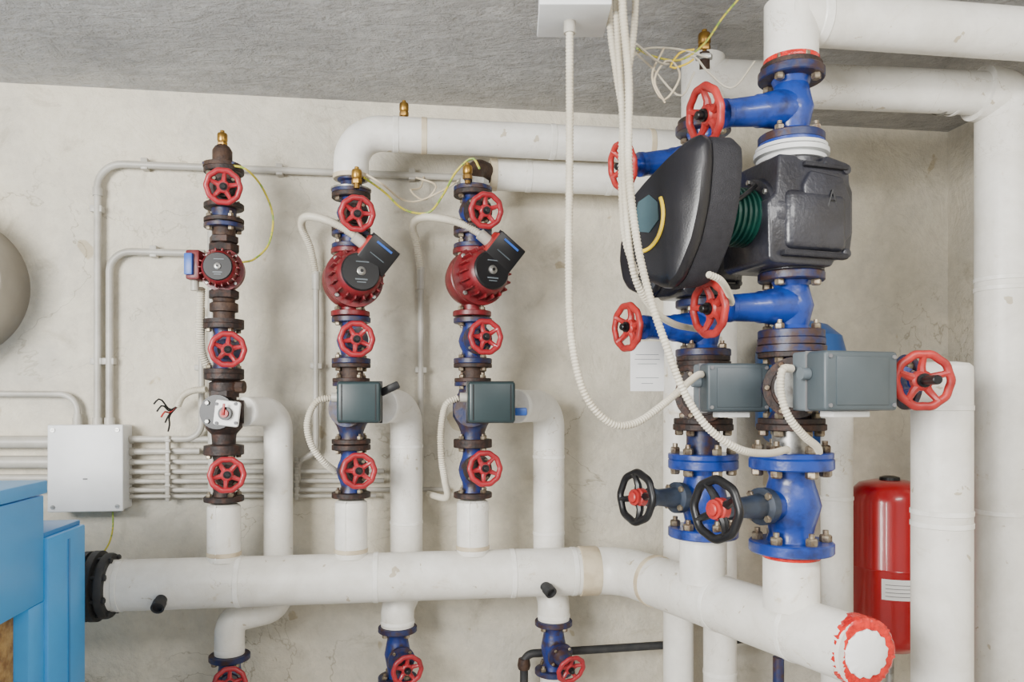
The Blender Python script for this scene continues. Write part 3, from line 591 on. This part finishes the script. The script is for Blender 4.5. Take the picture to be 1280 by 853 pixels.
for X,Y,s,R,y1,y0 in((XB,YB,sB,42,530,572),(XA,YA,sA,37,530,574)):
    b=B('flanged_spool'); z0=zz(y0,Y); z1=zz(y1,Y); o=Vector((X,Y,z0)); b.flange(o,Z,(R+8)*s if X==XB else (R+6)*s,7*s,BLUE,6,side=1); b.flange(o+Z*(z1-z0-8*s),Z,R*s,8*s,RUST,6,side=-1)
    b.cyl(o,o+Z*(z1-z0),R*.55*s,STEEL if X==XB else BLUED,28); b.done()
for X,Y,s,R,yb in((XB,YB,sB,34,700),(XA,YA,sA,29,680)):
    b=B('insulated_riser_pipe'); z1=zz(yb-8,Y); b.lathe([(R*s,HZ+.045),(R*s,z1-.012),(R*.96*s,z1-.004),(R*.8*s,z1)],Vector((X,Y,0)),Z,WHITE,40)
    b.lathe([(R*s+.0003,0),(R*s+.002,.002),(R*s+.002,.006),(R*s+.0003,.007)],Vector((X,Y,z1-.009)),Z,FOIL if X==XB else WHITE2,40,caps=False); b.done()
def actuator(cen,w,h,dp,yaw):
    b=B('valve_actuator'); R=Matrix.Rotation(yaw,3,'Z'); ax=(R@Vector((1,0,0)),R@Vector((0,1,0)),Z)
    b.box(cen+ax[1]*dp*.28,(w,dp*.44,h),GBOX3,ax,.006,3); b.box(cen-ax[1]*dp*.2,(w*.985,dp*.56,h*.985),GBOX2,ax,.007,3)
    b.box(cen-ax[1]*dp*.485,(w*.70,.004,h*.80),GBOX2,ax,.0015)
    b.box(cen+ax[1]*dp*.06,(w*1.004,.003,h*1.004),INK,ax)
    for i in(-1,1):
        for j in(-1,1): q=cen-ax[1]*dp*.48+ax[0]*i*w*.43+Z*j*h*.40; b.cyl(q,q-ax[1]*.003,.004,INK,12)
    b.cyl(cen-ax[0]*w*.5+Z*h*.12,cen-ax[0]*(w*.5+.018)+Z*h*.12,.012,GBOX3,16)
    b.box(cen-Z*(h*.5+.006),(w*.5,dp*.4,.012),PAPER,ax,.002)
    b.cyl(cen+ax[1]*dp*.4,cen+ax[1]*(dp*.4+.05),.028,BLACK,24)
    return b.done()
actuator(K(1056,477,1.515),.175,.118,.10,.30)
actuator(K(914,485,1.70),.145,.108,.09,.12)
pz=K(1140,478,1.70).z
v0=K(1085,500,1.70); v0.z=pz; v1=K(1136,500,1.70); v1.z=pz
valve('handwheel_gate_valve',v0,v1,(K(1150,476,1.55)-(v0+v1)/2),.062,.04,.165,.062,body=BLUE,fl=BLUED,wm=RED2,neck=.8,rot=.3,stl=.95,sr=1.1)
b=B('insulated_pipe'); q=K(1177,500,1.74); 
b.tube([Vector((q.x,q.y,zz(462,q.y))),Vector((q.x,q.y,0))],.0635,WHITE,44)
b.lathe([(.0635,0),(.0625,.006),(.055,.013),(.03,.017),(0,.018)],Vector((q.x,q.y,zz(462,q.y))),Z,WHITE,44)
b.lathe([(.045,0),(.045,.06)],v1-Vector((.004,0,0)),Vector((1,.2,0)),WHITE,32)
for py in (510,640,655): b.lathe([(.064,-.006),(.0655,-.005),(.0655,.005),(.064,.006)],Vector((q.x,q.y,zz(py,q.y))),Z,WHITE2,44,caps=False)
b.done()
b=B('insulated_pipe'); q=K(1046,500,2.15); b.cyl(Vector((q.x,q.y,0)),Vector((q.x,q.y,zz(500,2.15))),.043,WHITE,36); b.lathe([(.043,0),(.04,.02),(.025,.035),(.0,.04)],Vector((q.x,q.y,zz(500,2.15))),Z,WHITE,36)
b.lathe([(.0435,0),(.045,.002),(.045,.01),(.0435,.012)],Vector((q.x,q.y,zz(625,2.15))),Z,WHITE2,36,caps=False); b.done()
b=B('blue_expansion_tank'); q=K(1000,500,2.34); rr=.132
b.lathe([(0,0),(.05,.004),(.10,.03),(rr,.075),(rr,.30),(.12,.35),(.08,.385),(.03,.40),(0,.402)],Vector((q.x,q.y,zz(563,2.36))),Z,TANKB,44); b.cyl(Vector((q.x,q.y,zz(563,2.36)-.08)),Vector((q.x,q.y,zz(563,2.36)+.01)),.014,STEEL)
b.box(Vector((q.x,q.y,zz(490,2.36)))-V*.135,(.06,.03,.03),STEEL,(U,-V,Z)); b.lathe([(rr+.001,0),(rr+.001,.02)],Vector((q.x,q.y,zz(492,2.36))),Z,STEEL,44,caps=False); b.done()
b=B('red_expansion_vessel'); q=K(1112,500,2.3); rr=.113; o=Vector((q.x,q.y,zz(812,2.3)))
H=zz(600,2.3)-o.z
b.lathe([(.02,0),(.07,.008),(.10,.035),(rr,.07),(rr,H*.5-.004),(rr+.002,H*.5),(rr,H*.5+.004),(rr,H-.06),(.105,H-.03),(.085,H-.01),(.05,H-.001),(.0,H)],o,Z,VRED,48)
b.lathe([(.03,H-.004),(.028,H+.008),(.015,H+.012)],o,Z,BLACK,24)
RR=[]
for zq in(.175,.235): RR.append([o+Z*zq+Vector((math.cos(a),math.sin(a),0))*(rr+.0012) for a in [math.radians(-127+i*6.5) for i in range(9)]])
b.add(RR[0]+RR[1],[(i,i+1,i+10,i+9) for i in range(8)],PAPER)
for zq in(.185,.196,.207,.218):
    A=[o+Z*(zq+dz)+Vector((math.cos(a),math.sin(a),0))*(rr+.0018) for dz in(0,.0018) for a in [math.radians(-122+i*5) for i in range(8)]]
    b.add(A,[(i,i+1,i+9,i+8) for i in range(7)],INK)
b.box(o+Z*.05-V*.13,(.05,.14,.03),STEEL,(U,-V,Z)); b.cyl(o+Z*.01,o-Z*.1,.012,STEEL)
b.done()
b=B('galvanised_pipe'); b.cyl(K(1060,777,2.42),K(1240,775,2.42),.014,STEEL,16); b.done()
b=B('galvanised_pipe'); b.tube([K(1205,808,2.1),K(1420,808,2.1)],.020,STEEL,20); b.lathe([(.025,0),(.025,.02)],K(1224,808,2.1),Vector((1,0,0)),STEEL,8); b.done()
b=B('black_steel_pipe'); b.tube(fillet([KW(655,870,.1),KW(655,818,.1),KW(860,805,.1)],.03),.0125,BLK2,16); b.lathe([(.017,-.012),(.02,0),(.017,.02)],KW(655,832,.1),Z,RUSTB,12); b.done()
b=B('black_steel_pipe'); b.tube([KW(900,802,.1),KW(1010,792,.1)],.012,BLK2,16); b.tube([K(973,822,1.9),K(973,900,1.9)],.014,BLUED,12); b.done()
b=B('hanging_paper_tag'); b.box(K(809,458,1.98),(.088,.0015,.13),PAPER); 
for i,(w,zq) in enumerate([(.06,.03),(.065,.018),(.05,.006),(.06,-.03),(.03,-.045)]): b.box(K(809,458,1.979)+Z*zq,(w,.001,.0012),GBOX3)
b.tube([K(800,428,1.978),K(797,410,1.975),K(800,402,1.96)],.0012,INK,6); b.tube([K(800,428,1.978),K(806,411,1.975),K(803,402,1.96)],.0012,INK,6); b.done()

# ceiling box & hanging hoses
b=B('ceiling_junction_box'); q=K(716,26,1.42); h=zc-q.z; b.box(Vector((q.x,q.y,q.z+.05)),(.125,.12,.10),JB,None,.005,3); b.box(Vector((q.x,q.y,q.z+.1+(h-.1)/2)),(.05,.05,h-.1),STEEL); b.box(Vector((q.x,q.y,q.z+.004)),(.13,.125,.012),JB,None,.003)
b.cyl(K(712,26,1.42),K(712,42,1.42),.011,COND,16); b.done()
flexo([K(712,40,1.42),K(712,200,1.42),K(711,330,1.42),K(714,420,1.42),K(730,490,1.43),K(760,527,1.45),K(792,530,1.48),K(830,505,1.53),K(868,472,1.62),K(878,468,1.68)],.0078)
flexo([K(767,-90,1.4),K(772,40,1.4),K(778,140,1.4),K(782,250,1.40),K(792,340,1.41),K(815,385,1.47),K(842,405,1.6),K(872,412,1.75)],.0072)
flexo([K(783,-90,1.38),K(778,0,1.38),K(786,100,1.38),K(786,210,1.385),K(796,300,1.39),K(812,370,1.39),K(832,430,1.39),K(855,490,1.40),K(885,535,1.41),K(925,562,1.44),K(960,567,1.5),K(985,562,1.56)],.0078)
flexo([K(797,-90,1.42),K(793,30,1.42),K(783,110,1.42),K(777,190,1.42),K(780,290,1.42),K(796,345,1.43)],.0068)
flexo([K(765,-90,1.44),K(762,20,1.44),K(770,90,1.44),K(781,160,1.44),K(787,240,1.44),K(783,300,1.45)],.0068)
flexo([K(990,461,1.52),K(978,463,1.50),K(976,490,1.50),K(985,520,1.50),K(1005,545,1.52),K(1022,560,1.56),K(1022,572,1.6)],.0085)
flexo([K(885,343,1.42),K(900,350,1.44),K(910,365,1.5),K(915,380,1.57)],.007)
wire('black_cable',[K(886,245,1.52),K(905,258,1.50),K(925,248,1.51),K(938,238,1.55),K(945,232,1.58)],.0045,BLACK)
b=B('cable_hanger'); b.box(Vector((K(779,0,1.41).x,1.41,zc-.004)),(.12,.1,.008),STEEL); b.done()
for pts,m in [([(940,-20),(905,20),(880,55),(850,75),(815,70),(795,60)],YG),([(795,55),(830,80),(865,70),(885,90),(915,110),(945,75)],FLEX),([(790,70),(812,60),(850,62),(885,72)],FLEX),([(830,60),(815,95),(830,125),(850,95),(835,75),(818,100),(832,130)],CREAM),([(793,40),(790,60),(815,85),(850,120),(868,90)],FLEX),([(868,62),(850,66),(838,85),(858,80),(872,70)],YEL)]:
    wire('sensor_cable',[K(x,y,1.70 if x>800 else 1.55) for x,y in pts],.0024,m)

# ---------------- flue at left
b=B('flue_pipe_end')
c=KW(-58,360,.0); b.lathe([(.205,0),(.205,.16),(.213,.165),(.213,.18),(.205,.185),(.18,.20),(.12,.213),(.05,.218),(0,.219)],c,V,FLUE,64); b.done()

# ---------------- boiler
b=B('boiler'); o=K(60,600,1.70); ax=(U,-V,Z)
def blk(r,t0,t1,zt,zb,w,m,bev=.004,inset=0):
    cen=o+V*((t0+t1)/2)-U*(inset+w/2); cen.z=(zt+zb)/2; b.box(cen,(w,t1-t0,zt-zb),m,ax,bev)
zt=o.z; zm=o.z-.27
blk(0,0,.95,zt,zt-.03,.85,LBLUE,.004); blk(0,.004,.95,zt-.033,zm,.85,LBLUE,.004,.006)
blk(0,0,.07,zm-.001,.02,.85,LBLUE,.002,.008); blk(0,.07,.9,zm-.002,.1,.8,INS,.006,.036); blk(0,.07,.95,.1,.0,.84,LBLUE2,.003,.01)
z2b=K(107,655,1.9).z
blk(0,-.20,-.003,z2b,.0,.8,LBLUE,.005,.0); blk(0,-.11,-.10,z2b-.02,.1,.02,LBLUE2,.0,-.0015)
blk(0,-.196,-.006,z2b+.012,z2b-.002,.7,LBLUE2,.004,.01)
b.done()

# ---------------- camera & lights
cam=bpy.data.cameras.new('camera'); co=bpy.data.objects.new('camera',cam); bpy.context.collection.objects.link(co)
co.location=(0,0,CZ); co.rotation_euler=(math.pi/2,0,0); cam.lens=950/1280*36; cam.sensor_width=36; cam.shift_y=(HY-426.5)/1280; cam.clip_start=.05
bpy.context.scene.camera=co
w=bpy.data.worlds.new('world'); bpy.context.scene.world=w; w.use_nodes=True; bg=w.node_tree.nodes['Background']; bg.inputs[0].default_value=(1,.99,.965,1); bg.inputs[1].default_value=.90
def area(name,loc,tgt,size,e,col=(1,1,1)):
    l=bpy.data.lights.new(name,'AREA'); l.shape='RECTANGLE'; l.size=size[0]; l.size_y=size[1]; l.energy=e; l.color=col
    o=bpy.data.objects.new(name,l); bpy.context.collection.objects.link(o); o.location=loc; o.rotation_euler=(Vector(tgt)-Vector(loc)).to_track_quat('-Z','Y').to_euler()
area('unseen_left_light',(-1.7,-.8,2.0),(.5,2.2,1.5),(1.3,1.0),200,(1,.985,.95))  # unseen area light, upper left behind camera, added to shape flat frontal light
area('added_overhead_light',(.9,.2,2.45),(.5,1.9,1.3),(1.2,.3),32,(1,.98,.95))  # area light added out of view below the ceiling, no fixture modelled
